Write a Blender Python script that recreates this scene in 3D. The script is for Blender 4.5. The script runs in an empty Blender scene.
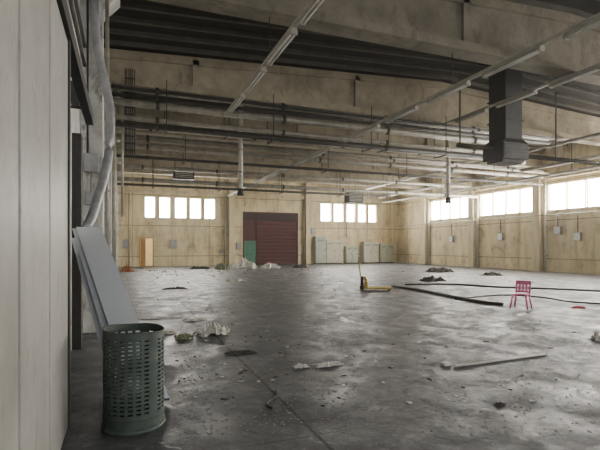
import bpy, bmesh, math, random
from mathutils import Vector, Matrix, noise
random.seed(7)
COL = bpy.context.scene.collection
TH = math.radians(21.36); F = 450.0; HZ = 246.0; CH = 1.6
FX, FY = math.sin(TH), math.cos(TH)
D = 37.0; XR = 24.8; XL = -0.75; YB = -6.0

def at(px, py, z=0.0):
    """world point at height z seen at a photo pixel"""
    zc = (CH - z) * F / (py - HZ)
    xc = (px - 300) / F * zc
    return Vector((FX*zc + FY*xc, FY*zc - FX*xc, z))

# ------------------------------------------------------------------ materials
def noise_mask(nt, vec, scale, lo, hi, amt=1.0, detail=6, dist=0.0, stretch=None):
    if stretch:
        mp = nt.nodes.new('ShaderNodeMapping'); mp.inputs['Scale'].default_value = stretch; nt.links.new(vec, mp.inputs['Vector']); vec = mp.outputs['Vector']
    n = nt.nodes.new('ShaderNodeTexNoise'); n.inputs['Scale'].default_value = scale; n.inputs['Detail'].default_value = detail; n.inputs['Roughness'].default_value = .7; n.inputs['Distortion'].default_value = dist
    nt.links.new(vec, n.inputs['Vector'])
    r = nt.nodes.new('ShaderNodeValToRGB'); r.color_ramp.elements[0].position = lo; r.color_ramp.elements[0].color = (0,0,0,1)
    r.color_ramp.elements[1].position = hi; r.color_ramp.elements[1].color = (amt,amt,amt,1)
    nt.links.new(n.outputs['Fac'], r.inputs['Fac'])
    return r.outputs['Color'], n
def mat(name, c1, c2=None, rough=.7, metal=0.0, scale=3.0, c3=None, scale3=.6, emit=None, es=0, lo=.4, hi=.65, stretch=None, layers=()):
    m = bpy.data.materials.new(name); m.use_nodes = True
    nt = m.node_tree; b = nt.nodes['Principled BSDF']
    b.inputs['Roughness'].default_value = rough; b.inputs['Metallic'].default_value = metal
    c2 = c2 or tuple(x*.7 for x in c1)
    tc = nt.nodes.new('ShaderNodeTexCoord'); vec = tc.outputs['Object']
    fac, n = noise_mask(nt, vec, scale, lo, hi, 1, 7, 0, stretch)
    L = [(fac, c2)]
    if c3: L.append((noise_mask(nt, vec, scale3, .5, .78)[0], c3))
    for (sc, lo_, hi_, col, amt, dist, st) in layers: L.append((noise_mask(nt, vec, sc, lo_, hi_, amt, 8, dist, st)[0], col))
    rgb = nt.nodes.new('ShaderNodeRGB'); rgb.outputs[0].default_value = (*c1, 1); out = rgb.outputs[0]
    for f, c in L:
        mx = nt.nodes.new('ShaderNodeMix'); mx.data_type = 'RGBA'
        nt.links.new(f, mx.inputs[0]); nt.links.new(out, mx.inputs[6]); mx.inputs[7].default_value = (*c, 1); out = mx.outputs[2]
    nt.links.new(out, b.inputs['Base Color'])
    if emit:
        b.inputs['Emission Color'].default_value = (*emit, 1); b.inputs['Emission Strength'].default_value = es
    return m

def joints(m, axis, period, offset, width, dark, amt=1.0):
    """darken thin joints every period along an axis (real panel joints)"""
    nt = m.node_tree; b = nt.nodes['Principled BSDF']
    src = b.inputs['Base Color'].links[0].from_socket
    tc = nt.nodes.new('ShaderNodeTexCoord'); sp = nt.nodes.new('ShaderNodeSeparateXYZ')
    nt.links.new(tc.outputs['Object'], sp.inputs[0])
    def mth(op, a, v):
        q = nt.nodes.new('ShaderNodeMath'); q.operation = op; nt.links.new(a, q.inputs[0])
        if v is not None: q.inputs[1].default_value = v
        return q.outputs[0]
    x = mth('SUBTRACT', sp.outputs[axis], offset - period/2); x = mth('FLOORED_MODULO', x, period)
    x = mth('SUBTRACT', x, period/2); x = mth('ABSOLUTE', x, None); x = mth('LESS_THAN', x, width/2); x = mth('MULTIPLY', x, amt)
    mx = nt.nodes.new('ShaderNodeMix'); mx.data_type = 'RGBA'
    nt.links.new(x, mx.inputs[0]); nt.links.new(src, mx.inputs[6]); mx.inputs[7].default_value = (*dark, 1)
    nt.links.new(mx.outputs[2], b.inputs['Base Color'])

M = {}
streak = (1.6, .50, .70, (.32,.24,.12), .8, .4, (1,1,.12)); stain = (.9, .55, .67, (.26,.19,.10), .65, 1.0, None)
M['wall'] = mat('cream_wall_paint', (.84,.72,.46), (.68,.57,.34), .85, scale=1.2, c3=(.48,.38,.22), scale3=.45, stretch=(1,1,.35), layers=(streak, stain))
joints(M['wall'], 2, 2.4, 3.2, .05, (.28,.22,.13)); joints(M['wall'], 0, 2.95, .6, .04, (.30,.24,.15))
M['wallleft'] = mat('blotchy_white_wall', (.70,.69,.65), (.47,.46,.42), .85, scale=2.5, c3=(.28,.27,.24), scale3=.9, layers=((3.5,.54,.64,(.17,.16,.145),.75,1.2,(1,1,.4)),))
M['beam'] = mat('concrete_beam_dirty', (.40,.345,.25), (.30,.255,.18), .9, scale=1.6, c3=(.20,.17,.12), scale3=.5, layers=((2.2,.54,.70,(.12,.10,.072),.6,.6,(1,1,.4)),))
M['beamshade'] = mat('concrete_beam_shaded', (.26,.228,.175), (.185,.16,.12), .9, scale=1.6, c3=(.125,.108,.08), scale3=.5, layers=((2.2,.54,.70,(.075,.064,.048),.6,.6,(1,1,.4)),))  # darker copy of the beam concrete, dimmer light on near beams painted in
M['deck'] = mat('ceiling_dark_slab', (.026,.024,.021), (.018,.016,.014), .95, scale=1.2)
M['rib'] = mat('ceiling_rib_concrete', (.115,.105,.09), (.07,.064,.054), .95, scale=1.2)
M['column'] = mat('column_paint', (.78,.68,.46), (.62,.53,.34), .85, scale=1.5, stretch=(1,1,.3), layers=(streak,))
M['pane'] = mat('frosted_pane_daylight', (.9,.92,.95), (.85,.88,.92), .4, scale=3, emit=(1.0,.965,.90), es=50)
M['frame'] = mat('window_frame_metal', (.88,.87,.85), (.8,.79,.77), .6, scale=6)
M['leaf'] = mat('sliding_door_panel_paint', (.38,.365,.325), (.30,.285,.25), .55, scale=1.6, c3=(.22,.205,.175), scale3=.7, stretch=(1,1,.6), layers=((7,.55,.68,(.165,.155,.13),.65,1.0,(1,1,.5)),(2.4,.6,.7,(.50,.48,.44),.5,1.0,None)))
M['rail'] = mat('dark_track_steel', (.030,.028,.026), (.05,.045,.04), .6, .3, scale=8)
M['black'] = mat('black_plastic', (.015,.015,.015), (.03,.03,.03), .45, scale=10)
M['red'] = mat('maroon_door_paint', (.085,.013,.018), (.055,.010,.013), .7, scale=2.5)
M['redtop'] = mat('shutter_housing_paint', (.035,.010,.011), (.024,.008,.009), .7, scale=2.5)
M['green'] = mat('green_sheet_paint', (.05,.19,.12), (.035,.13,.085), .6, scale=3)
M['pipe'] = mat('painted_pipe_grey', (.42,.39,.32), (.26,.235,.19), .45, .25, scale=3)
M['pipedark'] = mat('dark_pipe', (.06,.053,.044), (.035,.031,.026), .55, .2, scale=3)
M['galv'] = mat('galvanised_steel', (.38,.38,.38), (.26,.26,.26), .45, .3, scale=5)
M['duct'] = mat('dark_duct_metal', (.042,.042,.044), (.026,.026,.028), .6, .2, scale=3)
M['fix'] = mat('fixture_white_enamel', (.70,.67,.58), (.55,.52,.44), .5, scale=4)
M['housing'] = mat('dull_fixture_housing', (.46,.43,.36), (.34,.31,.26), .6, scale=4)
M['tube'] = mat('fluorescent_tube_glass', (.75,.74,.69), (.65,.64,.6), .25, scale=4)
M['drum'] = mat('dark_grey_green_steel', (.062,.082,.070), (.040,.052,.045), .5, .1, scale=7, c3=(.10,.115,.10), scale3=5)
M['board'] = mat('white_board_skin', (.95,.975,1.0), (.92,.95,.99), .35, scale=2.5)
M['board2'] = mat('pale_board_skin', (.80,.82,.86), (.68,.70,.74), .5, scale=2.5)
M['boardedge'] = mat('board_edge_grey', (.14,.135,.13), (.10,.10,.10), .8, scale=8)
M['cab'] = mat('cabinet_cream_grey_paint', (.66,.62,.50), (.54,.50,.39), .55, scale=2.5)
M['cab2'] = mat('cabinet_pale_green_paint', (.52,.57,.47), (.41,.45,.37), .6, scale=2.5)
M['door'] = mat('orange_brown_door_paint', (.40,.22,.06), (.28,.15,.05), .6, scale=2)
M['room'] = mat('glowing_passage_plaster', (.75,.60,.35), (.62,.48,.27), .8, scale=2, emit=(1,.78,.42), es=.45)  # emission stands in for light inside the passage, no lamp there
M['pink'] = mat('pink_plastic', (.84,.20,.42), (.72,.14,.33), .4, scale=5)
M['yellow'] = mat('worn_yellow_paint', (.62,.45,.06), (.36,.25,.04), .5, scale=9)
M['paper'] = mat('dirty_paper', (.78,.76,.70), (.45,.42,.36), .9, scale=6)
M['scrap'] = mat('grey_scrap', (.08,.076,.068), (.032,.03,.027), .9, scale=6)
M['grit'] = mat('grey_grit', (.42,.41,.38), (.22,.21,.20), .9, scale=3)
M['greenscrap'] = mat('dull_olive_cloth', (.28,.29,.19), (.15,.16,.10), .9, scale=6)
M['hose'] = mat('black_rubber_hose', (.018,.018,.018), (.035,.033,.03), .55, scale=8)
M['red2'] = mat('bright_red_plastic', (.6,.05,.08), (.45,.04,.05), .5, scale=8)
M['orange'] = mat('orange_sack_cloth', (.45,.20,.08), (.3,.15,.07), .85, scale=6)
M['wood'] = mat('pale_wood', (.80,.77,.70), (.66,.62,.54), .7, scale=4, stretch=(1,1,8))
M['dark'] = mat('passage_painted_shade', (.03,.028,.025), (.02,.02,.02), .9, scale=2)  # near-black colour paints in the shade behind the left opening

def floor_mat():
    m = mat('worn_concrete_floor', (.066,.069,.075), (.11,.113,.118), .5, scale=.9, lo=.35, hi=.72, c3=(.048,.050,.055), scale3=.35, layers=(
        (1.7,.55,.67,(.19,.19,.19),.75,1.4,None), (9,.57,.71,(.30,.30,.295),.65,.6,None),
        (.8,.55,.65,(.030,.031,.034),.85,.9,None), (4.5,.56,.63,(.026,.026,.028),.8,1.6,None), (3.1,.635,.69,(.48,.48,.47),.8,2.0,None), (26,.62,.69,(.36,.36,.35),.65,.3,None), (.55,.60,.65,(.24,.24,.235),.45,1.8,None)))
    nt = m.node_tree; b = nt.nodes['Principled BSDF']; tc = nt.nodes.new('ShaderNodeTexCoord')
    f, n1 = noise_mask(nt, tc.outputs['Object'], 1.9, .3, .7, dist=.8)
    rr = nt.nodes.new('ShaderNodeMapRange'); rr.inputs[1].default_value = .35; rr.inputs[2].default_value = .65; rr.inputs[3].default_value = .32; rr.inputs[4].default_value = .72
    nt.links.new(n1.outputs['Fac'], rr.inputs[0]); nt.links.new(rr.outputs[0], b.inputs['Roughness'])
    f2, n2 = noise_mask(nt, tc.outputs['Object'], 9, .3, .7)
    bp = nt.nodes.new('ShaderNodeBump'); bp.inputs['Strength'].default_value = .3; bp.inputs['Distance'].default_value = .02
    nt.links.new(n2.outputs['Fac'], bp.inputs['Height']); nt.links.new(bp.outputs['Normal'], b.inputs['Normal'])
    joints(m, 0, 5.9, 1.52, .035, (.012,.012,.012), .95); joints(m, 1, 5.9, 9.4, .03, (.025,.025,.025), .5)
    return m
M['floor'] = floor_mat()

# ------------------------------------------------------------------ geometry helpers
class MB:
    def __init__(s): s.v = []; s.f = []
    def box(s, x0, y0, z0, x1, y1, z1, mtx=None):
        i = len(s.v)
        vs = [(x0,y0,z0),(x1,y0,z0),(x1,y1,z0),(x0,y1,z0),(x0,y0,z1),(x1,y0,z1),(x1,y1,z1),(x0,y1,z1)]
        s.v += [tuple(mtx @ Vector(q)) if mtx else q for q in vs]
        s.f += [(i,i+3,i+2,i+1),(i+4,i+5,i+6,i+7),(i,i+1,i+5,i+4),(i+1,i+2,i+6,i+5),(i+2,i+3,i+7,i+6),(i+3,i,i+4,i+7)]
        return s
    def tube(s, pts, r, seg=10, cap=True):
        pts = [Vector(p) for p in pts]; rs = r if isinstance(r, (list, tuple)) else [r]*len(pts)
        rings = []
        for k, p in enumerate(pts):
            a = pts[max(k-1,0)]; b = pts[min(k+1,len(pts)-1)]
            t = (b-a).normalized()
            up = Vector((0,0,1)) if abs(t.z) < .95 else Vector((0,1,0))
            u = t.cross(up).normalized(); w = u.cross(t).normalized()
            i = len(s.v); rings.append(i)
            for j in range(seg):
                an = 2*math.pi*j/seg
                s.v.append(tuple(p + (u*math.cos(an) + w*math.sin(an))*rs[k]))
        for k in range(len(pts)-1):
            a, b = rings[k], rings[k+1]
            for j in range(seg):
                s.f.append((a+j, a+(j+1)%seg, b+(j+1)%seg, b+j))
        if cap:
            s.f.append(tuple(rings[0]+j for j in reversed(range(seg)))); s.f.append(tuple(rings[-1]+j for j in range(seg)))
        return s
    def prism(s, poly, a0, a1, axis='Y'):
        i = len(s.v); n = len(poly)
        for a in (a0, a1):
            for (p, q) in poly:
                s.v.append((p, a, q) if axis == 'Y' else (a, p, q) if axis == 'X' else (p, q, a))
        s.f.append(tuple(i+j for j in range(n))); s.f.append(tuple(i+n+j for j in reversed(range(n))))
        for j in range(n): s.f.append((i+j, i+n+j, i+n+(j+1)%n, i+(j+1)%n))
        return s
    def build(s, name, m, parent=None, smooth=False, bevel=0):
        me = bpy.data.meshes.new(name); me.from_pydata(s.v, [], s.f); me.update()
        b = bmesh.new(); b.from_mesh(me); bmesh.ops.recalc_face_normals(b, faces=b.faces); b.to_mesh(me); b.free()
        me.materials.append(m)
        o = bpy.data.objects.new(name, me); COL.objects.link(o)
        if parent: o.parent = parent
        if smooth:
            for p in me.polygons: p.use_smooth = len(p.vertices) == 4
        if bevel:
            md = o.modifiers.new('bevel', 'BEVEL'); md.width = bevel; md.segments = 2; md.limit_method = 'ANGLE'
        return o
def boxes(name, m, parent, items):
    for it in items: MB().box(*it).build(name, m, parent)
def tubes(name, m, parent, items, seg=8):
    for pts, r in items: MB().tube(pts, r, seg).build(name, m, parent, smooth=True)

def tag(o, label, cat, group=None, kind=None):
    if label: o['label'] = label
    if cat: o['category'] = cat
    if group: o['group'] = group
    if kind: o['kind'] = kind
    return o
def struct(o, label=None, cat=None):
    o['kind'] = 'structure'
    if label: o['label'] = label
    if cat: o['category'] = cat
    return o
def empty(name, loc, rz=0):
    o = bpy.data.objects.new(name, None); COL.objects.link(o); o.location = loc; o.rotation_euler = (0,0,rz); o.empty_display_size = .1
    return o
def copy_tree(o, parent=None):
    c = o.copy(); COL.objects.link(c)
    if parent: c.parent = parent
    for ch in list(o.children): copy_tree(ch, c)
    return c
ORD = ['nearest','second nearest','third nearest','fourth nearest','fifth nearest','sixth nearest','seventh nearest','eighth nearest','ninth nearest','tenth nearest','eleventh nearest','twelfth nearest','third farthest','second farthest','farthest']
NTH = ['first','second','third','fourth','fifth','sixth']

def wall_cells(us, zs, holes):
    U = sorted(set(us + [h[0] for h in holes] + [h[1] for h in holes]))
    Z = sorted(set(zs + [h[2] for h in holes] + [h[3] for h in holes]))
    for a, b in zip(U, U[1:]):
        run = None
        for c, d in zip(Z, Z[1:]):
            mu, mz = (a+b)/2, (c+d)/2
            solid = not any(h[0] < mu < h[1] and h[2] < mz < h[3] for h in holes)
            if solid: run = (run[0], d) if run else (c, d)
            elif run: yield a, b, run[0], run[1]; run = None
        if run: yield a, b, run[0], run[1]

def roofz(x):
    mid = (XL + XR)/2
    return 7.75 + .65*(1 - abs(x-mid)/(XR-mid))

# ------------------------------------------------------------------ shell
o = MB().box(XL-.4, YB-.4, -.2, XR+.4, D+.4, 0).build('floor', M['floor']); struct(o, 'worn grey concrete floor strewn with litter', 'floor')
fw = [(1.52,2.26),(2.60,3.40),(3.80,4.68),(4.97,5.82),(6.14,6.96),(16.5,17.5),(17.8,18.75),(19.1,19.95),(20.3,21.1),(21.4,22.2)]
WZ0, WZ1 = 3.84, 5.44
holes = [(a, b, WZ0, WZ1) for a, b in fw] + [(9.3,14.3,0,4.5), (1.16,2.11,0,2.2)]
m = MB()
for a, b, c, d in wall_cells([XL, XR], [0, 8.6], holes): m.box(a, D, c, b, D+.3, d)
struct(m.build('wall_far', M['wall']), 'far cream wall of stained concrete panels', 'wall')
wn = [0]
def window(axis, a, b, z0, z1, pos, mull=2):
    wn[0] += 1
    f = MB(); t = .028
    P = (lambda u0, w0, z0_, u1, w1, z1_: f.box(u0, pos+w0, z0_, u1, pos+w1, z1_)) if axis == 'X' else (lambda u0, w0, z0_, u1, w1, z1_: f.box(pos+w0, u0, z0_, pos+w1, u1, z1_))
    P(a, .16, z0, a+t, .27, z1); P(b-t, .16, z0, b, .27, z1); P(a+t, .16, z0, b-t, .27, z0+t); P(a+t, .16, z1-t, b-t, .27, z1)
    for k in range(1, mull):
        z = z0 + (z1-z0)*k/mull; P(a+t, .18, z-.01, b-t, .26, z+.01)
    o = f.build('window_%d' % wn[0], M['frame']); struct(o)
    g = MB()
    if axis == 'X': g.box(a+.02, pos+.22, z0+.02, b-.02, pos+.24, z1-.02)
    else: g.box(pos+.22, a+.02, z0+.02, pos+.24, b-.02, z1-.02)
    g.build('pane', M['pane'], o)
for a, b in fw: window('X', a, b, WZ0, WZ1, D)

cols = [-2.5, 3.5, 9.4, 15.2, 21.2, 27.0, 32.8]
rw = []
for i, c in enumerate(cols[:-1]):
    nxt = cols[i+1]
    n = 4; gap = .05
    s0 = c + .55; w = (nxt - c - 1.1 - gap*(n-1))/n
    for k in range(n): rw.append((s0 + k*(w+gap), s0 + k*(w+gap) + w))
m = MB()
for a, b, c, d in wall_cells([YB, D], [0, 8.0], [(a, b, WZ0, WZ1) for a, b in rw]): m.box(XR, a, c, XR+.3, b, d)
struct(m.build('wall_right', M['wall']), 'long right wall of stained cream panels with high windows', 'wall')
for a, b in rw: window('Y', a, b, WZ0, WZ1, XR)
m = MB()
for a, b, c, d in wall_cells([YB, D], [0, 8.0], [(1.0, 7.1, 0, 3.3)]): m.box(XL-.3, a, c, XL, b, d)
struct(m.build('wall_left', M['wallleft']), 'blotchy grey white left wall', 'wall')
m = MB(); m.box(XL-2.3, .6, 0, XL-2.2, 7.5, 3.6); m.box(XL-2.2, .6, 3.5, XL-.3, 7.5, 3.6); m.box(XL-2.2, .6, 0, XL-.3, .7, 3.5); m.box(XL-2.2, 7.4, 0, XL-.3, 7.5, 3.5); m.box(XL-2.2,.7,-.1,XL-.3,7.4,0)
struct(m.build('wall_dark_box', M['dark']), 'dark box added behind the sliding door', 'wall')  # closed box added behind the opening so that it stays dark
m = MB()
for a, b, c, d in wall_cells([XL, XR], [0, 8.6], [(.2, 9.2, 0, 5.0), (13, 21, 0, 5.0)]): m.box(a, YB-.3, c, b, YB, d)
struct(m.build('wall_rear', M['wall']), 'unseen rear wall with gateways added to let light in', 'wall')
m = MB(); ribs = MB(); mid = (XL+XR)/2
for x0, x1 in ((XL-.3, mid), (mid, XR+.3)):
    z0, z1 = roofz(x0), roofz(x1)
    m.prism([(x0, z0), (x1, z1), (x1, z1+.2), (x0, z0+.2)], YB-.3, D+.3)
    y = YB + .3
    while y < D:
        ribs.prism([(x0, z0-.12), (x1, z1-.12), (x1, z1+.01), (x0, z0+.01)], y, y+.12); y += .78
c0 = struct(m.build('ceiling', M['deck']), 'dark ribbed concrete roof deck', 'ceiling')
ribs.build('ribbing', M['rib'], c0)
bys = [-2.5, 3.5, 9.4, 15.2, 21.2, 27.0, 32.8]
for i, y in enumerate(bys):
    m = MB()
    m.box(XL, y-.26, 6.6, XR, y+.26, 6.82)
    m.prism([(XL, 6.8), (XR, 6.8), (XR, roofz(XR)-.2), (mid, roofz(mid)-.2), (XL, roofz(XL)-.2)], y-.11, y+.11)
    m.prism([(XL, roofz(XL)-.36), (mid, roofz(mid)-.36), (XR, roofz(XR)-.36), (XR, roofz(XR)-.1), (mid, roofz(mid)-.1), (XL, roofz(XL)-.1)], y-.2, y+.2)
    for sx in (2.2, 8.2, 16, 22): m.box(sx-.1, y-.2, 6.8, sx+.1, y+.2, roofz(sx)-.2)
    o = m.build('roof_beam', M['beamshade' if i < 3 else 'beam']); struct(o, 'stained concrete roof beam spanning the hall', 'beam')
    for side, x0, x1 in (('left', XL, XL+.38), ('right', XR-.42, XR)):
        if y < 0: continue
        if side == 'left' and 1 < y < 7: continue
        m = MB().box(x0, y-.26, 0, x1, y+.26, 6.6)
        m.prism([(x1, 6.0), (x1+.3, 6.35), (x1+.3, 6.6), (x1, 6.6)] if side == 'left' else [(x0, 6.0), (x0, 6.6), (x0-.35, 6.6), (x0-.35, 6.35)], y-.24, y+.24)
        o = m.build('wall_column', M['column'] if side == 'right' else M['wallleft']); struct(o, 'concrete column standing against the %s wall' % side, 'column')
for x in (8.3, 15.15):
    struct(MB().box(x-.22, D-.3, 0, x+.22, D, 7.9).build('wall_column', M['column']), 'cream concrete column against the far wall', 'column')
struct(MB().box(XL, 7.75, 0, XL+.13, 8.05, 3.35).build('trim_1', M['rail']), 'dark upright strip standing in for the shaded recess past the opening', 'trim')  # dark strip put in for the shade of the recess
struct(MB().box(XR-.30, YB, 5.75, XR-.0, D, 6.05).build('trim_2', M['column']), 'concrete ledge above the right windows', 'trim')
struct(MB().box(XL, D-.12, 5.75, XR, D, 6.0).build('trim_3', M['column']), 'concrete ledge above the far windows', 'trim')

# ------------------------------------------------------------------ sliding door at the left
t = empty('sliding_door', (-.45, 0, 0)); tag(t, 'tall grey beige sliding door of vertical panels at the left edge', 'sliding door')
ed = [-1.3, -.4, .55, 1.5, 2.42, 3.33, 4.35]
for a, b in zip(ed, ed[1:]):
    MB().box(-.04, a+.026, .04, .0, b-.026, 3.36).build('door_panel', M['leaf'], t, bevel=.008)
boxes('joint_strip', M['rail'], t, [(-.038, a-.027, .04, -.022, a+.027, 3.36) for a in ed[1:-1]])
MB().box(-.045, 4.33, .02, .015, 4.41, 3.38).build('edge_profile', M['rail'], t)
MB().box(-.03, -1.3, 0, -.01, 4.35, .05).build('bottom_seal', M['rail'], t)
m = MB().box(0, 1.80, 1.87, .008, 1.85, 2.04); m.box(.008,1.81,1.93,.022,1.84,1.99); m.build('handle', M['black'], t, bevel=.004)
MB().box(.0,1.80,1.70,.008,1.85,1.76).build('lock_plate', M['black'], t)
t = empty('door_track', (-.47, 0, 3.38)); tag(t, 'dark steel track along top of the sliding door', 'track')
m = MB(); m.box(-.05, -1.5, .0, .05, 7.3, .03); m.box(-.05, -1.5, .03, -.03, 7.3, .13); m.box(.03,-1.5,.03,.05,7.3,.13); m.box(-.05,-1.5,.13,.05,7.3,.15); m.build('rail', M['rail'], t)
for y in (-1, .6, 2.2, 3.8, 5.4, 7.0): MB().box(-.28, y-.04, .15, .03, y+.04, .17).box(-.28, y-.04, .17, -.26, y+.04, .35).build('bracket', M['rail'], t)

# ------------------------------------------------------------------ left wall pipes
def smooth_pts(p, n=5):
    p = [Vector(q) for q in p]; out = []
    for i in range(len(p)-1):
        p0, p1, p2, p3 = p[max(i-1,0)], p[i], p[i+1], p[min(i+2,len(p)-1)]
        for k in range(n):
            t = k/n
            out.append(.5*((2*p1)+(-p0+p2)*t+(2*p0-5*p1+4*p2-p3)*t*t+(-p0+3*p1-3*p2+p3)*t**3))
    out.append(p[-1]); return out
pts = [(-.50,8.75,7.4),(-.50,8.75,6.2),(-.46,8.72,5.3),(-.34,8.7,4.6),(-.24,8.65,4.1),(-.22,8.55,3.6),(-.27,8.35,3.0),(-.42,8.05,2.3),(-.52,7.86,1.95),(-.6,7.8,1.86)]
t = MB().tube(smooth_pts(pts), .075, 14).build('drain_pipe', M['galv'], smooth=True); tag(t, 'grey bent drain pipe curving down the left wall above the boards', 'pipe')
for k, (x, y, r, z0, z1, lab) in enumerate([(-.29,9.08,.035,.0,6.6,'thin vertical conduit on the nearest left column'),(-.28,14.85,.06,0,6.6,'thick vertical pipe on the left column below the pipe bundle'),(-.05,14.9,.04,2.5,6.6,'slim vertical pipe right of the thick left column pipe')]):
    t = empty('conduit', (x,y,0)); tag(t, lab, 'pipe')
    MB().tube([(0,0,z0),(0,0,z1)], r, 10).build('pipe', M['pipe'], t, smooth=True)
    boxes('clamp', M['galv'], t, [(-.08,-.03,z,r+.01,.05,z+.04) for z in (2.6,4.5)])
t = empty('cable_tray', (.12, 14.7, 4.4)); tag(t, 'vertical ladder cable tray hanging at the upper left', 'cable tray')
boxes('side_rail', M['duct'], t, [(-.1,-.03,0,-.07,.03,2.6),(.17,-.03,0,.20,.03,2.6)])
boxes('rung', M['duct'], t, [(-.07,-.02,z*.22+.1,.17,.01,z*.22+.13) for z in range(11)])
tubes('cable', M['hose'], t, [([(x,-.04,-.0),(x,-.04,2.6)], .014) for x in (-.04,.02,.07,.12)], 6)
def colbox(x, y, z, w, d, h, lab, face='X', ma='cab'):
    t = empty('wall_box', (x, y, z)); tag(t, lab, 'switch box')
    if face == 'X':
        MB().box(0,-w/2,0,d,w/2,h).build('body', M[ma], t, bevel=.01); MB().box(d,-w/2+.02,.02,d+.012,w/2-.02,h-.02).build('lid', M['galv'], t)
    else:
        MB().box(-w/2,-d,0,w/2,0,h).build('body', M[ma], t, bevel=.01); MB().box(-w/2+.02,-d-.012,.02,w/2-.02,-d,h-.02).build('lid', M['galv'], t)
colbox(XL+.38, 9.4, 1.3, .24, .09, .32, 'small grey switch box low on the nearest left column')
colbox(-.56, 9.14, 2.95, .24, .12, .34, 'upper grey electrical box behind the bent drain pipe', 'Y', 'galv')
colbox(-.56, 9.14, 2.35, .2, .1, .25, 'lower grey electrical box behind the bent drain pipe', 'Y', 'galv')
t = MB().tube([(-.56,9.10,2.6),(-.56,9.10,2.95)], .018, 8).build('conduit', M['pipe'], smooth=True); tag(t, 'short conduit joining the two boxes behind the drain pipe', 'pipe')
t = MB().tube([(-.62,9.10,3.29),(-.62,9.10,6.3)], .018, 8).build('conduit', M['pipedark'], smooth=True); tag(t, 'thin conduit rising from the upper box on nearest column', 'pipe')
colbox(XL, 10.6, 2.0, .5, .14, .6, 'grey electrical box on the left wall beyond nearest column', 'X', 'galv')
colbox(XL, 7.6, 3.75, .35, .12, .3, 'dark grey junction box on left wall above the track end', 'X', 'duct')
for k, z in enumerate((4.9, 5.25)):
    t = MB().tube([(XL+.08,4.6,z),(XL+.08,9.1,z)], .03, 8).build('conduit', M['pipedark'], smooth=True); tag(t, '%s horizontal conduit high on the left wall above the track' % ('lower','upper')[k], 'pipe')

# ------------------------------------------------------------------ roof pipework
def xpipe(x0, x1, y, z, r, lab, ma='pipe'):
    t = empty('ceiling_pipe', (x0, y, z)); tag(t, lab, 'pipe')
    L = x1-x0
    MB().tube([(0,0,0),(L,0,0)], r, 10).build('pipe', M[ma], t, smooth=True)
    x = 1.3
    c = None
    while x < L-.2:
        if c is None: c = MB().tube([(-.05,0,0),(.05,0,0)], r*1.28, 10).build('collar', M['pipedark'], t)
        else: c = c.copy(); COL.objects.link(c); c.parent = t
        c.location = (x,0,0); x += 4.1
def rack(x, y, zb, zt, w, lab):
    t = empty('pipe_hanger', (x, y, zb)); tag(t, lab, 'hanger')
    boxes('rod', M['pipedark'], t, [(-.014,-w,0,.014,-w+.02,zt-zb),(-.014,w-.02,0,.014,w,zt-zb)])
    MB().box(-.03,-w,-.04,.03,w,0).build('crossbar', M['pipedark'], t)
def xtray(x0, x1, y, z, w, lab):
    t = empty('cable_tray', (x0, y, z)); tag(t, lab, 'cable tray')
    L = x1-x0
    boxes('side_rail', M['duct'], t, [(0,-w,0,L,-w+.03,.1),(0,w-.03,0,L,w,.1)])
    MB().box(0,-w+.03,0,L,w-.03,.015).build('tray_floor', M['duct'], t)
    tubes('cable', M['hose'], t, [([(L*k/12,s+.03*math.sin(k*1.7+s*9),.045) for k in range(13)], .025) for s in (-.1,-.02,.07)], 6)
xpipe(XL+.4, 17.5, 14.55, 6.36, .10, 'topmost pipe of the near bundle crossing the hall')
xpipe(XL+.4, 17.5, 14.50, 6.12, .06, 'second pipe down in the near bundle crossing the hall', 'pipedark')
xpipe(XL+.4, 16.0, 14.45, 5.90, .11, 'thick third pipe down in the near bundle')
xpipe(XL+.4, 17.5, 14.50, 5.46, .07, 'fourth pipe down in the near bundle')
xpipe(XL+.4, 13.0, 14.55, 5.26, .08, 'lowest pipe of the near bundle, ending mid hall', 'pipedark')
xpipe(XL+.4, 17.5, 14.20, 6.25, .05, 'slim dark pipe in front of the near bundle', 'pipedark')
for i, x in enumerate((1.2, 4.6, 8.3, 11.6, 14.8)): rack(x, 14.5, 5.14, 6.62, .36, 'dark steel hanger of the near pipe bundle, %s from the left wall' % NTH[i])
xtray(XL+.4, 17.0, 17.6, 6.0, .24, 'dark cable tray crossing between the near bundle and middle beam')
xpipe(XL+.4, 20.0, 18.1, 6.1, .09, 'pipe running just behind the near cable tray')
for i, x in enumerate((3.8, 11.0)): rack(x, 17.75, 5.97, roofz(x)-.1, .48, 'long dark hanger of the near cable tray, %s from the left wall' % NTH[i])
xpipe(XL+.4, XR-.4, 20.7, 6.3, .11, 'topmost thick pipe of the set under the middle beam')
xpipe(XL+.4, XR-.4, 20.7, 5.92, .10, 'middle thick pipe of the set under the middle beam')
xpipe(XL+.4, XR-.4, 20.7, 5.45, .07, 'lowest dark pipe of the set under the middle beam', 'pipedark')
xpipe(XL+.4, XR-.4, 20.3, 6.1, .06, 'slim pipe in front of the set under the middle beam')
for i, x in enumerate((2.5, 9.4, 14.0, 20.0)): rack(x, 20.6, 5.35, 6.62, .4, 'dark steel hanger under the middle beam, %s from the left wall' % NTH[i])
xpipe(XL+.4, XR-.4, 26.3, 5.95, .10, 'upper far pipe under the second farthest beam')
xpipe(XL+.4, XR-.4, 26.3, 5.25, .12, 'thick far pipe running across the hall above the red door')
xpipe(XL+.4, 17.0, 26.4, 4.98, .07, 'lowest far pipe running across the hall', 'pipedark')
for i, x in enumerate((1.5, 5.2, 9.0, 13.0, 16.5, 21.0)): rack(x, 26.35, 4.87 if x < 17 else 5.1, 6.62, .25, 'dark steel hanger of the far pipes, %s from the left wall' % NTH[i])
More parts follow.
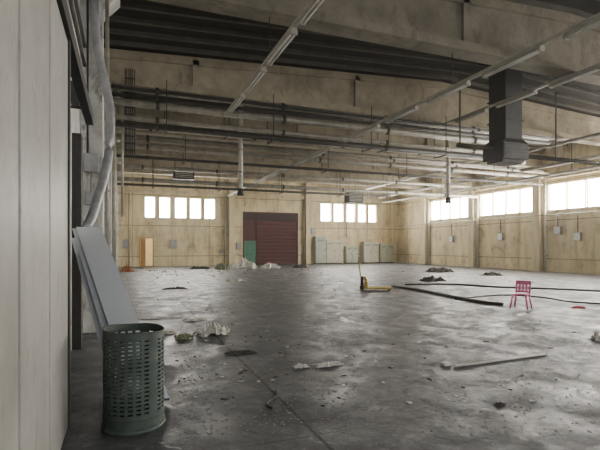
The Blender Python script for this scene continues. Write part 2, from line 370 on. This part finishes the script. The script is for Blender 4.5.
for k, (x, z, r) in enumerate(((22.2,6.12,.10),(22.8,5.7,.07),(19.2,6.45,.08))):
    t = empty('ceiling_pipe', (x, 10, z)); tag(t, ['thick pipe running lengthwise near the right wall','thin pipe running lengthwise closest to the right wall','lengthwise pipe right of the hanging duct'][k], 'pipe')
    MB().tube([(0,0,0),(0,26.8,0)], r, 10).build('pipe', M['pipe'], t, smooth=True)
    boxes('hanger_rod', M['pipedark'], t, [(-.015,y-.015,r,.015,y+.015,roofz(x)-z-.1) for y in (1.5,7.5,13.5,19.5,25.5)])

# ------------------------------------------------------------------ lighting rails and fixtures
def fixture(length=1.6):
    t = empty('light_fixture', (0,0,0))
    MB().prism([(-.07,0),(.07,0),(.045,.07),(-.045,.07)], 0, length).build('housing', M['housing'], t)
    for s in (-1, 1):
        MB().tube([(s*.04,.05,-.025),(s*.04,length-.05,-.025)], .017, 8).build('tube', M['tube'], t, smooth=True)
    boxes('lamp_holder', M['housing'], t, [(-.07, y, -.045, .07, y+.04, 0) for y in (0.01, length-.05)])
    return t
proto = fixture(); used = [False]
def light_line(x, z, y0, y1, ys, side):
    t = empty('lighting_rail', (x, y0, z+.07)); tag(t, 'long %s lighting rail hung below the roof beams' % side, 'lighting rail')
    MB().box(-.045, 0, 0, .045, y1-y0, .07).build('rail', M['housing'], t)
    tubes('hanger_rod', M['pipedark'], t, [([(0,y-y0,.06),(0,y-y0,6.6-z-.07)], .012) for y in bys if y0 < y < y1], 6)
    for i, y in enumerate(ys):
        f = copy_tree(proto) if used[0] else proto
        used[0] = True
        f.location = (x, y, z); tag(f, '%s tube light on the %s lighting rail' % (ORD[i], side), 'light fixture', 'tube lights on the lighting rails')
light_line(2.96, 5.6, 3.0, 14.0, [5.9+1.95*i for i in range(4)], 'left')
light_line(7.9, 5.6, 2.0, 36.6, [4.6+2.1*i for i in range(15)], 'middle')
light_line(12.1, 6.45, 6.0, 17.2, [6.3+2.1*i for i in range(5)], 'right')

# ------------------------------------------------------------------ hanging ducts and heaters
t = empty('hanging_air_duct', (13.2, 12.8, 4.65)); tag(t, 'dark square air duct dropping from roof to a boxy outlet', 'air duct')
MB().box(-.40,-.40,.8,.40,.40,3.5).build('riser', M['duct'], t, bevel=.01)
m = MB()
m.v += [(-.60,-.5,.7),(.60,-.5,.7),(.60,.5,.7),(-.60,.5,.7),(-.40,-.40,.86),(.40,-.40,.86),(.40,.40,.86),(-.40,.40,.86)]
m.f += [(0,1,5,4),(1,2,6,5),(2,3,7,6),(3,0,4,7),(4,5,6,7),(0,3,2,1)]; m.build('hood', M['duct'], t)
MB().box(-.60,-.5,.1,.60,.5,.7).build('outlet_box', M['duct'], t, bevel=.015)
MB().box(-.5,-.38,.0,.5,.38,.1).build('outlet_collar', M['rail'], t)
boxes('louvre', M['pipedark'], t, [(-.54,-.53,.18+.1*k,.54,-.50,.22+.1*k) for k in range(5)])
boxes('flange', M['rail'], t, [(-.44,-.44,z,.44,.44,z+.05) for z in (1.5,2.3,3.1)])
MB().tube([(.60,0,.36),(11.0,0,.36)], .08, 12).build('side_pipe', M['pipedark'], t, smooth=True)
MB().tube([(-2.2,0,.52),(-.60,0,.52)], .08, 12).build('side_pipe', M['pipedark'], t, smooth=True)
boxes('bracket', M['rail'], t, [(x-.02,-.02,z,x+.02,.02,3.0) for x, z in ((2.6,.44),(6.5,.44),(-2.1,.6))])
for (x, y, z0, lab) in ((4.83,19.6,3.85,'pale vertical flue hanging left of the red door'),(16.2,19.6,3.9,'pale vertical flue hanging near the far right corner')):
    t = empty('hanging_flue', (x, y, z0)); tag(t, lab, 'flue')
    MB().tube([(0,0,.3),(0,0,8.2-z0)], .1, 16).build('pipe', M['fix'], t, smooth=True)
    MB().tube([(0,0,0),(0,0,.3)], [.17,.11], 16).build('nozzle', M['duct'], t, smooth=True)
    tubes('collar', M['galv'], t, [([(0,0,z),(0,0,z+.06)], .12) for z in (1.0,2.0,3.0)], 16)
for (x, y, z, lab) in ((3.6,30.0,5.9,'boxy unit heater hanging near the left far windows'),(16.6,31.0,4.95,'boxy unit heater hanging right of the red door')):
    t = empty('unit_heater', (x, y, z)); tag(t, lab, 'heater')
    MB().box(-.65,-.35,0,.65,.35,.75).build('casing', M['duct'], t, bevel=.02)
    boxes('louvre', M['housing'], t, [(-.55,-.39,.1+.11*k,.55,-.35,.15+.11*k) for k in range(6)])
    tubes('hanger_rod', M['pipedark'], t, [([(sx,sy,.75),(sx,sy,roofz(x)-z-.02)], .015) for sx in (-.55,.55) for sy in (-.28,.28)], 6)

# ------------------------------------------------------------------ far wall: doors, cabinets, pipes
t = empty('door_1', (9.3, D, 0)); struct(t, 'maroon slatted industrial door in the far wall', 'door')
m = MB(); m.box(0,.0,0,.12,.2,4.5); m.box(4.88,0,0,5.0,.2,4.5); m.box(.12,0,4.38,4.88,.2,4.5); m.build('door_frame', M['red'], t)
MB().box(.12,-.02,3.75,4.88,.2,4.38).build('shutter_housing', M['redtop'], t)
m = MB(); pr = [(.2,0)]
z = 0
while z < 3.7: pr += [(.04,z+.02),(.04,z+.22),(.16,z+.23),(.16,z+.31)]; z += .31
pr += [(.2,3.82)]
m.prism(pr, 1.25, 4.88, 'X'); m.build('shutter', M['red'], t)
MB().box(1.18,.02,0,1.26,.16,3.75).build('door_post', M['redtop'], t)
MB().box(.12,.08,2.05,1.18,.13,3.75).build('side_panel', M['red'], t)
MB().box(.12,.05,0,1.18,.12,2.05).build('green_sheet', M['green'], t)['label'] = 'green lower side panel'
t = empty('door_2', (1.16, D, 0)); struct(t, 'small doorway with warm light inside near far left corner', 'door')
m = MB(); m.box(-.06,-.03,0,0,.3,2.26); m.box(.95,-.03,0,1.01,.3,2.26); m.box(0,-.03,2.2,.95,.3,2.26); m.build('door_frame', M['door'], t)
m = MB(); m.box(0,1.6,0,.95,1.7,2.3); m.box(-.1,.3,0,0,1.7,2.3); m.box(.95,.3,0,1.05,1.7,2.3); m.box(0,.3,2.2,.95,1.6,2.3); m.build('passage', M['room'], t)
MB().box(.02,.02,.01,.40,.07,2.18).build('door_leaf', M['door'], t)

def cabinet(x0, w, h, d, n, ma, lab, legs=.08):
    t = empty('electrical_cabinet', (x0, D-.02, 0)); tag(t, lab, 'cabinet')
    MB().box(0,-d,legs,w,-.01,h).build('body', M[ma], t, bevel=.01)
    MB().box(.03,-d+.03,0,w-.03,-.03,legs).build('plinth', M['rail'], t)
    for k in range(n):
        a, b = w*k/n+.025, w*(k+1)/n-.025
        dr = MB().box(a,-d-.025,legs+.05,b,-d,h-.05).build('door', M[ma], t, bevel=.006)
        MB().box(b-.09,-d-.05,h*.5,b-.06,-d-.025,h*.5+.16).build('handle', M['black'], dr)
        boxes('vent', M['rail'], dr, [(a+.12,-d-.032,h*.82+.05*j,b-.12,-d-.025,h*.82+.02+.05*j) for j in range(3)])
cabinet(15.75, 1.0, 2.45, .5, 1, 'cab2', 'tall narrow grey-green electrical cabinet just right of the red door')
cabinet(16.8, 1.65, 2.15, .5, 2, 'cab', 'cream two door electrical cabinet, second right of the red door')
cabinet(18.8, 1.25, 1.6, .45, 2, 'cab2', 'low pale green cabinet between the cream and white cabinets')
cabinet(20.6, 1.6, 2.0, .45, 2, 'fix', 'off-white two door cabinet left of the corner cabinet')
cabinet(22.35, 1.55, 1.8, .45, 2, 'cab2', 'pale two door cabinet beside the far right corner')
for i, (x, z0, z1, r, lab) in enumerate(((7.75,0,5.7,.06,'vertical pipe on the far wall left of the red door'),(14.75,0,5.7,.05,'vertical pipe on the far wall right of the red door'),(.35,0,5.7,.05,'vertical pipe near the far left corner'),(19.0,2.4,5.7,.035,'thin pipe between the right far windows above the low cabinet'),(7.45,1.2,5.7,.03,'thin conduit beside the far wall pipe left of the red door'))):
    t = empty('wall_pipe', (x, D-.14, 0)); tag(t, lab, 'pipe')
    MB().tube([(0,0,z0),(0,0,z1)], r, 10).build('pipe', M['pipe'], t, smooth=True)
    boxes('clamp', M['galv'], t, [(-.08,0,z,.08,.14,z+.05) for z in (2.6,5.0)])
for i, (x, z, w, h, lab) in enumerate(((-.1,1.4,.4,.7,'small grey box on far wall left of the doorway'),(8.75,1.3,.35,.6,'small switch box between column and red door'),(15.5,2.7,.4,.5,'small box above the narrow grey-green cabinet'),(3.4,1.4,.5,.7,'grey box on far wall between doorway and column'),(7.3,1.0,.3,.3,'tiny grey box under the thin far wall conduit'))):
    colbox(x+w/2, D, z, w, .15, h, lab, 'Y', 'galv')
for i, (y, lab) in enumerate(((20.75,'white downpipe beside the nearest right wall column'),(26.55,'white downpipe beside the middle right wall column'),(32.35,'white downpipe beside the farthest right wall column'))):
    t = empty('downpipe', (XR-.14, y, 0)); tag(t, lab, 'pipe')
    MB().tube([(0,0,0),(0,0,5.7)], .07, 12).build('pipe', M['fix'], t, smooth=True)
    boxes('clamp', M['galv'], t, [(-.02,-.1,z,.135,.1,z+.05) for z in (1.0,2.8,4.6)])
for i, (y, z, lab) in enumerate(((18.6,1.9,'grey switch box on the right wall near the frame edge'),(24.4,2.0,'grey switch box on the right wall in the middle bay'),(29.5,1.9,'grey switch box on the right wall in the far bay'),(19.9,2.3,'grey switch box on the right wall beside the nearest column'))):
    t = empty('wall_box', (XR, y, z)); tag(t, lab, 'switch box')
    MB().box(-.16,-.22,0,0,.22,.5).build('body', M['galv'], t, bevel=.01); MB().box(-.175,-.19,.03,-.16,.19,.47).build('lid', M['frame'], t)
    MB().tube([(-.08,0,.5),(-.08,0,1.5)], .025, 8).build('conduit', M['pipedark'], t)
for k, (y, lab) in enumerate(((21.75,'thin dark pipe just beyond the nearest right wall column'),(27.5,'thin dark pipe just beyond the middle right wall column'),(33.3,'thin dark pipe just beyond the farthest right wall column'))):
    t = MB().tube([(XR-.06,y-.08,0),(XR-.06,y-.08,5.75)], .035, 8).build('wall_pipe', M['pipedark'], smooth=True); tag(t, lab, 'pipe')
t = MB().tube([(XR-.5,12,3.5),(XR-.5,36.8,3.5)], .03, 8).build('wall_pipe', M['pipe'], smooth=True); tag(t, 'horizontal pipe along the right wall below the windows', 'pipe')

# ------------------------------------------------------------------ perforated drum
dc = Vector((.085, 4.28, 0))
t = empty('perforated_drum', dc, .2); tag(t, 'dark grey-green perforated metal drum at the lower left, in front of boards', 'drum')
def top(a, z):
    # the upper edge is cut unevenly and slopes a little
    k = max(0, (z-.7)/.17)
    return z + k*(.012*math.cos(a-2.6) + .005*math.sin(3*a))
m = MB(); NC = 24; rows = 18; z0, z1 = .17, .82
angs = []
for c in range(NC):
    a = 2*math.pi*c/NC; st = 2*math.pi/NC
    angs += [a + st*q for q in (0, .4, .6, .8)]
SUB = 4
zs = [.03, z0]; rh = (z1-z0)/rows
for r in range(rows): zs += [z0+rh*r+rh*.40, z0+rh*(r+1)]
zs += [.865]
for z in zs:
    for a in angs: m.v.append((.256*math.cos(a), .256*math.sin(a), top(a, z)))
nA = len(angs)
for zi in range(len(zs)-1):
    for ai in range(nA):
        k = ai % SUB
        hole = k >= 1 and zi >= 1 and (zi-1) % 2 == 0 and zi < len(zs)-2 and (ai//SUB) % 8 != 3
        if hole: continue
        a, b = zi*nA+ai, zi*nA+(ai+1) % nA
        m.f.append((a, b, b+nA, a+nA))
o = m.build('shell', M['drum'], t, smooth=False); md = o.modifiers.new('thick', 'SOLIDIFY'); md.thickness = .004; md.offset = -1
def ring(r, w, z, h, seg=60):
    m = MB(); P = [(r, z), (r+w, z), (r+w, z+h), (r, z+h)]
    for k in range(seg):
        a = 2*math.pi*k/seg
        for (q, zz) in P: m.v.append((q*math.cos(a), q*math.sin(a), top(a, zz)))
    for k in range(seg):
        for j in range(4):
            a, b = k*4+j, k*4+(j+1) % 4; c, d = ((k+1) % seg)*4+(j+1) % 4, ((k+1) % seg)*4+j
            m.f.append((a, b, c, d))
    return m
ring(.251,.008,.860,.01).build('rim', M['drum'], t, smooth=True)
ring(.250,.018,.0,.05).build('base_ring', M['drum'], t, smooth=True)
ring(.254,.007,.12,.014).build('hoop', M['drum'], t, smooth=True)
MB().tube([(0,0,.03),(0,0,.036)], .25, 40).build('bottom', M['drum'], t)

# ------------------------------------------------------------------ leaning boards
def leaning(name, fl, fr, tl, th, lab, ma):
    fl, fr, tl = Vector(fl), Vector(fr), Vector(tl)
    w = fr-fl; n = w.cross(tl-fl).normalized()*th
    tr = tl + w
    if n.z < 0: n = -n
    t = empty(name, fl); tag(t, lab, 'board', 'boards leaning by the left wall')
    q = [Vector((0,0,0)), w, tr-fl, tl-fl]
    m = MB(); m.v = [tuple(p) for p in q] + [tuple(p-n) for p in q]
    m.f = [(0,1,2,3),(7,6,5,4),(0,4,5,1),(1,5,6,2),(2,6,7,3),(3,7,4,0)]
    m.build('core', M['boardedge'], t)
    m = MB(); k = n*.06
    m.v = [tuple(p+k) for p in q] + [tuple(p+k*.02) for p in q]; m.f = [(0,1,2,3),(7,6,5,4),(0,4,5,1),(1,5,6,2),(2,6,7,3),(3,7,4,0)]
    m.build('face_sheet', M[ma], t)
leaning('leaning_board', (.09,4.85,.05), (.43,4.75,.05), (-.66,7.38,1.88), .035, 'long bright white board leaning at left, uppermost of three', 'board')
leaning('leaning_board', (-.02,4.95,.04), (.31,4.85,.04), (-.715,7.44,1.86), .03, 'pale board just under the bright one, middle of three', 'board2')
leaning('leaning_board', (-.10,5.04,.03), (.2,4.94,.03), (-.735,7.5,1.72), .03, 'lowest board of the three, mostly hidden under the others', 'board')

# ------------------------------------------------------------------ pink chair
p = at(521, 308)
t = empty('plastic_chair', p, math.radians(-62)); t.scale = (.92,.92,.92); tag(t, 'small pink plastic chair standing alone on the floor at right', 'chair')
m = MB(); m.box(-.2,-.2,.37,.2,.2,.40); m.build('seat', M['pink'], t, bevel=.015)
for sx in (-1, 1):
    for sy in (-1, 1):
        MB().tube([(sx*.22,sy*.21,0),(sx*.17,sy*.17,.38)], [.02,.032], 8).build('leg', M['pink'], t, smooth=True)
m = MB(); mt = Matrix.Translation((0,.18,.38)) @ Matrix.Rotation(math.radians(-12), 4, 'X')
m.box(-.2,-.015,0,-.15,.015,.36,mt); m.box(.15,-.015,0,.2,.015,.36,mt); m.box(-.2,-.015,.27,.2,.015,.38,mt); m.box(-.15,-.012,.04,.15,.012,.1,mt)
for x in (-.09,0,.09): m.box(x-.03,-.01,.1,x+.03,.01,.27,mt)
m.build('backrest', M['pink'], t, bevel=.008)

# ------------------------------------------------------------------ pallet jack
p = at(364, 290)
t = empty('pallet_jack', p, math.radians(-30)); tag(t, 'yellow hand pallet jack parked on the floor mid hall', 'pallet jack')
for s in (-1, 1):
    f = MB().box(.12,s*.2-.08,.06,1.0,s*.2+.08,.12).build('fork', M['yellow'], t, bevel=.01)
    MB().tube([(.88,s*.2-.06,.04),(.88,s*.2+.06,.04)], .04, 12).build('load_wheel', M['black'], f)
m = MB(); m.box(.0,-.28,.06,.13,.28,.34); m.prism([(.0,.34),(.13,.34),(.06,.5),(.0,.5)], -.12, .12); m.build('body', M['yellow'], t, bevel=.01)
MB().tube([(-.07,0,.12),(-.07,0,.5)], .06, 12).build('pump', M['black'], t, smooth=True)
for s in (-1, 1): MB().tube([(-.07,s*.05,.09),(-.07,s*.11,.09)], .09, 16).build('steering_wheel', M['black'], t)
h = MB().tube([(-.09,0,.3),(-.19,0,1.0)], .022, 8).build('handle_shaft', M['yellow'], t, smooth=True)
MB().tube([(-.19,0,.98),(-.195,-.11,1.04),(-.205,-.11,1.17),(-.21,0,1.2),(-.205,.11,1.17),(-.195,.11,1.04),(-.19,0,.98)], .016, 8).build('grip', M['black'], h)

# ------------------------------------------------------------------ hoses, sticks
def floor_line(name, pxs, r, ma, lab, cat, z=None, n=8):
    pts = smooth_pts([at(a, b, r) for a, b in pxs], n) if len(pxs) > 2 else [at(a, b, r) for a, b in pxs]
    o = MB().tube(pts, r, 8).build(name, M[ma], smooth=True); tag(o, lab, cat); return o
floor_line('floor_hose', [(392,286),(420,290),(455,297),(480,301.5),(503,304)], .04, 'hose', 'thick black hose running from pallet jack toward the pink chair', 'hose')
floor_line('floor_hose', [(405,284.5),(450,284),(500,287),(560,289),(640,293)], .03, 'hose', 'long black hose lying across the floor toward the right wall', 'hose')
floor_line('floor_hose', [(455,299),(500,295),(540,297),(575,302),(640,305)], .018, 'hose', 'thin black cable curling behind the pink chair', 'cable')
floor_line('floor_cable', [(276,390),(278,396),(270,400),(267,405),(272,408)], .01, 'hose', 'short black cable curl beside the floor joint near the front', 'cable')
floor_line('wooden_stick', [(455,366),(545,354)], .016, 'wood', 'long pale stick lying on the floor in the right foreground', 'stick')
m = MB(); q = at(446,365); m.box(q.x-.06,q.y-.05,0,q.x+.05,q.y+.04,.035); tag(m.build('wood_block', M['wood'], bevel=.005), 'small wooden block at left end of the long stick', 'block')

# ------------------------------------------------------------------ crumpled litter
keep = []
def crumple(name, px, py, w, d, h, ma, lab, cat, seed, group=None, n=24, rz=0):
    p = at(px, py)
    m = MB()
    for j in range(n+1):
        for i in range(n+1):
            u, v = i/n*2-1, j/n*2-1
            e = max(0, 1 - (u*u+v*v)**.5*.85)
            nz = noise.noise(Vector((u*2.3+seed, v*2.3, seed*.7))); n2 = noise.noise(Vector((u*7+seed, v*7, seed)))
            m.v.append((u*w/2*(1+.6*noise.noise(Vector((v*2.5, seed, 0)))), v*d/2*(1+.6*noise.noise(Vector((u*2.5, seed, 3)))), max(.004, h*(.1+e*.6+nz*.6+n2*.8)*min(1, e*3+.05))))
    for j in range(n):
        for i in range(n):
            a = j*(n+1)+i; m.f.append((a, a+1, a+n+2, a+n+1))
    o = m.build(name, M[ma]); o.location = p; o.rotation_euler = (0,0,rz)
    md = o.modifiers.new('thick', 'SOLIDIFY'); md.thickness = .004; md.offset = 1
    keep.append((p.x, p.y, max(w, d)*.7))
    return tag(o, lab, cat, group)
crumple('crumpled_paper', 212, 333, .52, .6, .18, 'paper', 'largest heap of crumpled dirty paper left of centre', 'paper', 1.3)
crumple('crumpled_cloth', 184, 338, .30, .35, .08, 'greenscrap', 'dull olive rag beside the large paper heap', 'cloth', 4.1)
crumple('crumpled_paper', 166, 333, .3, .26, .04, 'paper', 'flat torn paper left of the olive rag', 'paper', 6.2)
crumple('crumpled_paper', 195, 320, .45, .3, .05, 'paper', 'flat torn paper behind the large paper heap', 'paper', 33.2)
crumple('crumpled_paper', 328, 365, .38, .18, .035, 'paper', 'torn pale paper in centre foreground', 'paper', 8.8)
crumple('crumpled_paper', 301, 367, .2, .14, .04, 'paper', 'small crumpled paper left of the torn centre paper', 'paper', 9.9)
crumple('crumpled_cloth', 240, 353, .4, .25, .03, 'scrap', 'dark flattened rag right of the paper heap', 'cloth', 11.2)
crumple('debris_heap', 243, 268.5, 1.9, 1.2, .65, 'paper', 'pale debris heap on the floor left of the red door', 'debris', 13.7)
crumple('debris_heap', 222, 269.5, .8, .7, .5, 'greenscrap', 'olive debris heap left of the pale heap', 'debris', 15.7)
crumple('debris_heap', 270, 268.2, 1.3, .8, .4, 'paper', 'low pale debris heap in front of the red door', 'debris', 17.1)
crumple('debris_heap', 300, 267.9, 1.0, .6, .25, 'scrap', 'dark low debris heap at right end of the red door', 'debris', 39.1)
crumple('debris_heap', 200, 269, 1.2, .6, .22, 'scrap', 'dark low litter heap left of the olive heap', 'debris', 37.1)
crumple('crumpled_paper', 236, 281, .8, .5, .12, 'paper', 'pale crumpled sheet on the floor beyond the paper heap', 'paper', 43.2)
crumple('crumpled_cloth', 175, 289, .8, .4, .08, 'scrap', 'dark crumpled rag toward the far left floor', 'cloth', 45.2)
crumple('sack', 127, 272, .7, .6, .4, 'orange', 'orange brown sack on the floor by the left wall', 'sack', 19.4)
crumple('debris_heap', 432, 281, 1.0, .8, .25, 'scrap', 'dark heap of scrap behind the black hoses', 'debris', 21.9)
crumple('debris_heap', 440, 272, 1.8, 1.0, .3, 'scrap', 'dark distant debris heap near the right cabinets', 'debris', 23.2)
crumple('debris_heap', 492, 275.5, 1.3, .7, .2, 'scrap', 'low dark litter heap by the right wall', 'debris', 47.2)
crumple('red_scrap', 579, 308, .4, .25, .05, 'red2', 'bright red flattened plastic on floor right of the chair', 'plastic scrap', 25.5)
crumple('crumpled_paper', 598, 340, .16, .2, .14, 'paper', 'small crumpled paper at the right edge of the photo', 'paper', 27.5)
crumple('crumpled_paper', 160, 318, .8, .22, .03, 'paper', 'long pale torn sheet behind the drum', 'paper', 29.5)
crumple('crumpled_cloth', 500, 405, .09, .07, .02, 'scrap', 'small dark scrap in the right foreground', 'cloth', 31.5)

def clear(p, r=.1):
    return p.x < XR-.8 and p.y < D-1.2 and p.x > -.3 and all((p.x-a)**2+(p.y-b)**2 > (c+r)**2 for a, b, c in keep)
keep += [(at(521,308).x, at(521,308).y, .4), (at(446,365).x, at(446,365).y, .2), (at(375,290).x, at(375,290).y, .8)]
for k in range(14):
    q = at(448+8*k, 366.4-1.07*k); keep.append((q.x, q.y, .12))
def flake(seed):
    rr = random.Random(seed); m = MB(); k = rr.randint(5, 7)
    ang = sorted(rr.random()*6.28 for _ in range(k))
    for a in ang: m.v.append((math.cos(a)*rr.uniform(.6,1)*.06, math.sin(a)*rr.uniform(.3,.8)*.06, .001))
    for a in range(k): x, y, z = m.v[a]; m.v.append((x, y, rr.uniform(.003,.012)))
    m.f.append(tuple(range(k))); m.f.append(tuple(range(2*k-1, k-1, -1)))
    for a in range(k): m.f.append((a, (a+1)%k, k+(a+1)%k, k+a))
    return m
rr = random.Random(3)
protos = {}
for i in range(350):
    px = rr.uniform(120, 600); py = 268 + (rr.random()**1.8)*140
    if i % 3 == 0: px = rr.uniform(150, 360); py = rr.uniform(295, 385)
    if i % 4 == 1: px = rr.uniform(150, 330); py = rr.uniform(267.5, 276)
    p = at(px, py)
    if (px < 175 and py > 300) or not clear(p): continue
    key = rr.randint(0, 5)
    if key not in protos:
        o = flake(key).build('floor_scrap', M['paper'] if key % 2 == 0 else M['scrap']); protos[key] = o
    else:
        o = protos[key].copy(); COL.objects.link(o)
    o.location = p; s = rr.uniform(.25, .9)*(1 + max(0, p.y-8)*.075); o.scale = (s*1.3, s, 1 + max(0, p.y-12)*.2); o.rotation_euler = (0,0,rr.random()*6.3)
    if key % 2 == 0: tag(o, 'small pale scrap scattered on the concrete floor', 'scrap', 'pale scraps on the floor')
    else: tag(o, 'small dark scrap scattered on the concrete floor', 'scrap', 'dark scraps on the floor')
m = MB()
for k in range(2600):
    px = rr.uniform(120, 600); py = 270 + rr.random()**1.5*165
    if k % 3 == 0: px = rr.uniform(140, 360)
    if px < 170 and py > 300: continue
    p = at(px, py); s = rr.uniform(.003,.008)*(1+p.y*.07)
    if not clear(p, 0): continue
    mt = Matrix.Translation(p) @ Matrix.Rotation(rr.random()*3, 4, 'Z'); m.box(-s,-s*.7,0,s,s*.7,s*.5,mt)
tag(m.build('floor_grit', M['grit']), 'grey grit and crumbs scattered over the whole floor', 'grit', kind='stuff')

# ------------------------------------------------------------------ light
def area(name, loc, rot, sx, sy, e, col=(1,1,1)):
    l = bpy.data.lights.new(name, 'AREA'); l.shape = 'RECTANGLE'; l.size = sx; l.size_y = sy; l.energy = e; l.color = col
    o = bpy.data.objects.new(name, l); COL.objects.link(o); o.location = loc; o.rotation_euler = rot; return o
area('gateway_fill', (4.7, YB-.2, 2.5), (math.radians(90),0,0), 9, 5, 560, (.93,.965,1))  # area lamps added in unseen rear openings to brighten the near hall
area('gateway_fill', (17, YB-.2, 2.5), (math.radians(90),0,0), 8, 5, 140, (.98,.985,1))
w = bpy.data.worlds.new('sky'); bpy.context.scene.world = w; w.use_nodes = True
nt = w.node_tree
nt.nodes['Background'].inputs[0].default_value = (.85,.92,1,1); nt.nodes['Background'].inputs[1].default_value = .6
# very thin scatter volume added for a hazy glow around the windows
vs = nt.nodes.new('ShaderNodeVolumeScatter'); vs.inputs['Density'].default_value = .0012; vs.inputs['Color'].default_value = (1,.95,.85,1); vs.inputs['Anisotropy'].default_value = .6
nt.links.new(vs.outputs[0], nt.nodes['World Output'].inputs['Volume'])

# ------------------------------------------------------------------ camera
c = bpy.data.cameras.new('camera'); co = bpy.data.objects.new('camera', c); COL.objects.link(co)
co.location = (0,0,CH); co.rotation_euler = (math.radians(90), 0, -TH); c.sensor_width = 36; c.lens = 27; c.shift_y = 21/600; c.clip_end = 200; c.clip_start = .02
bpy.context.scene.camera = co
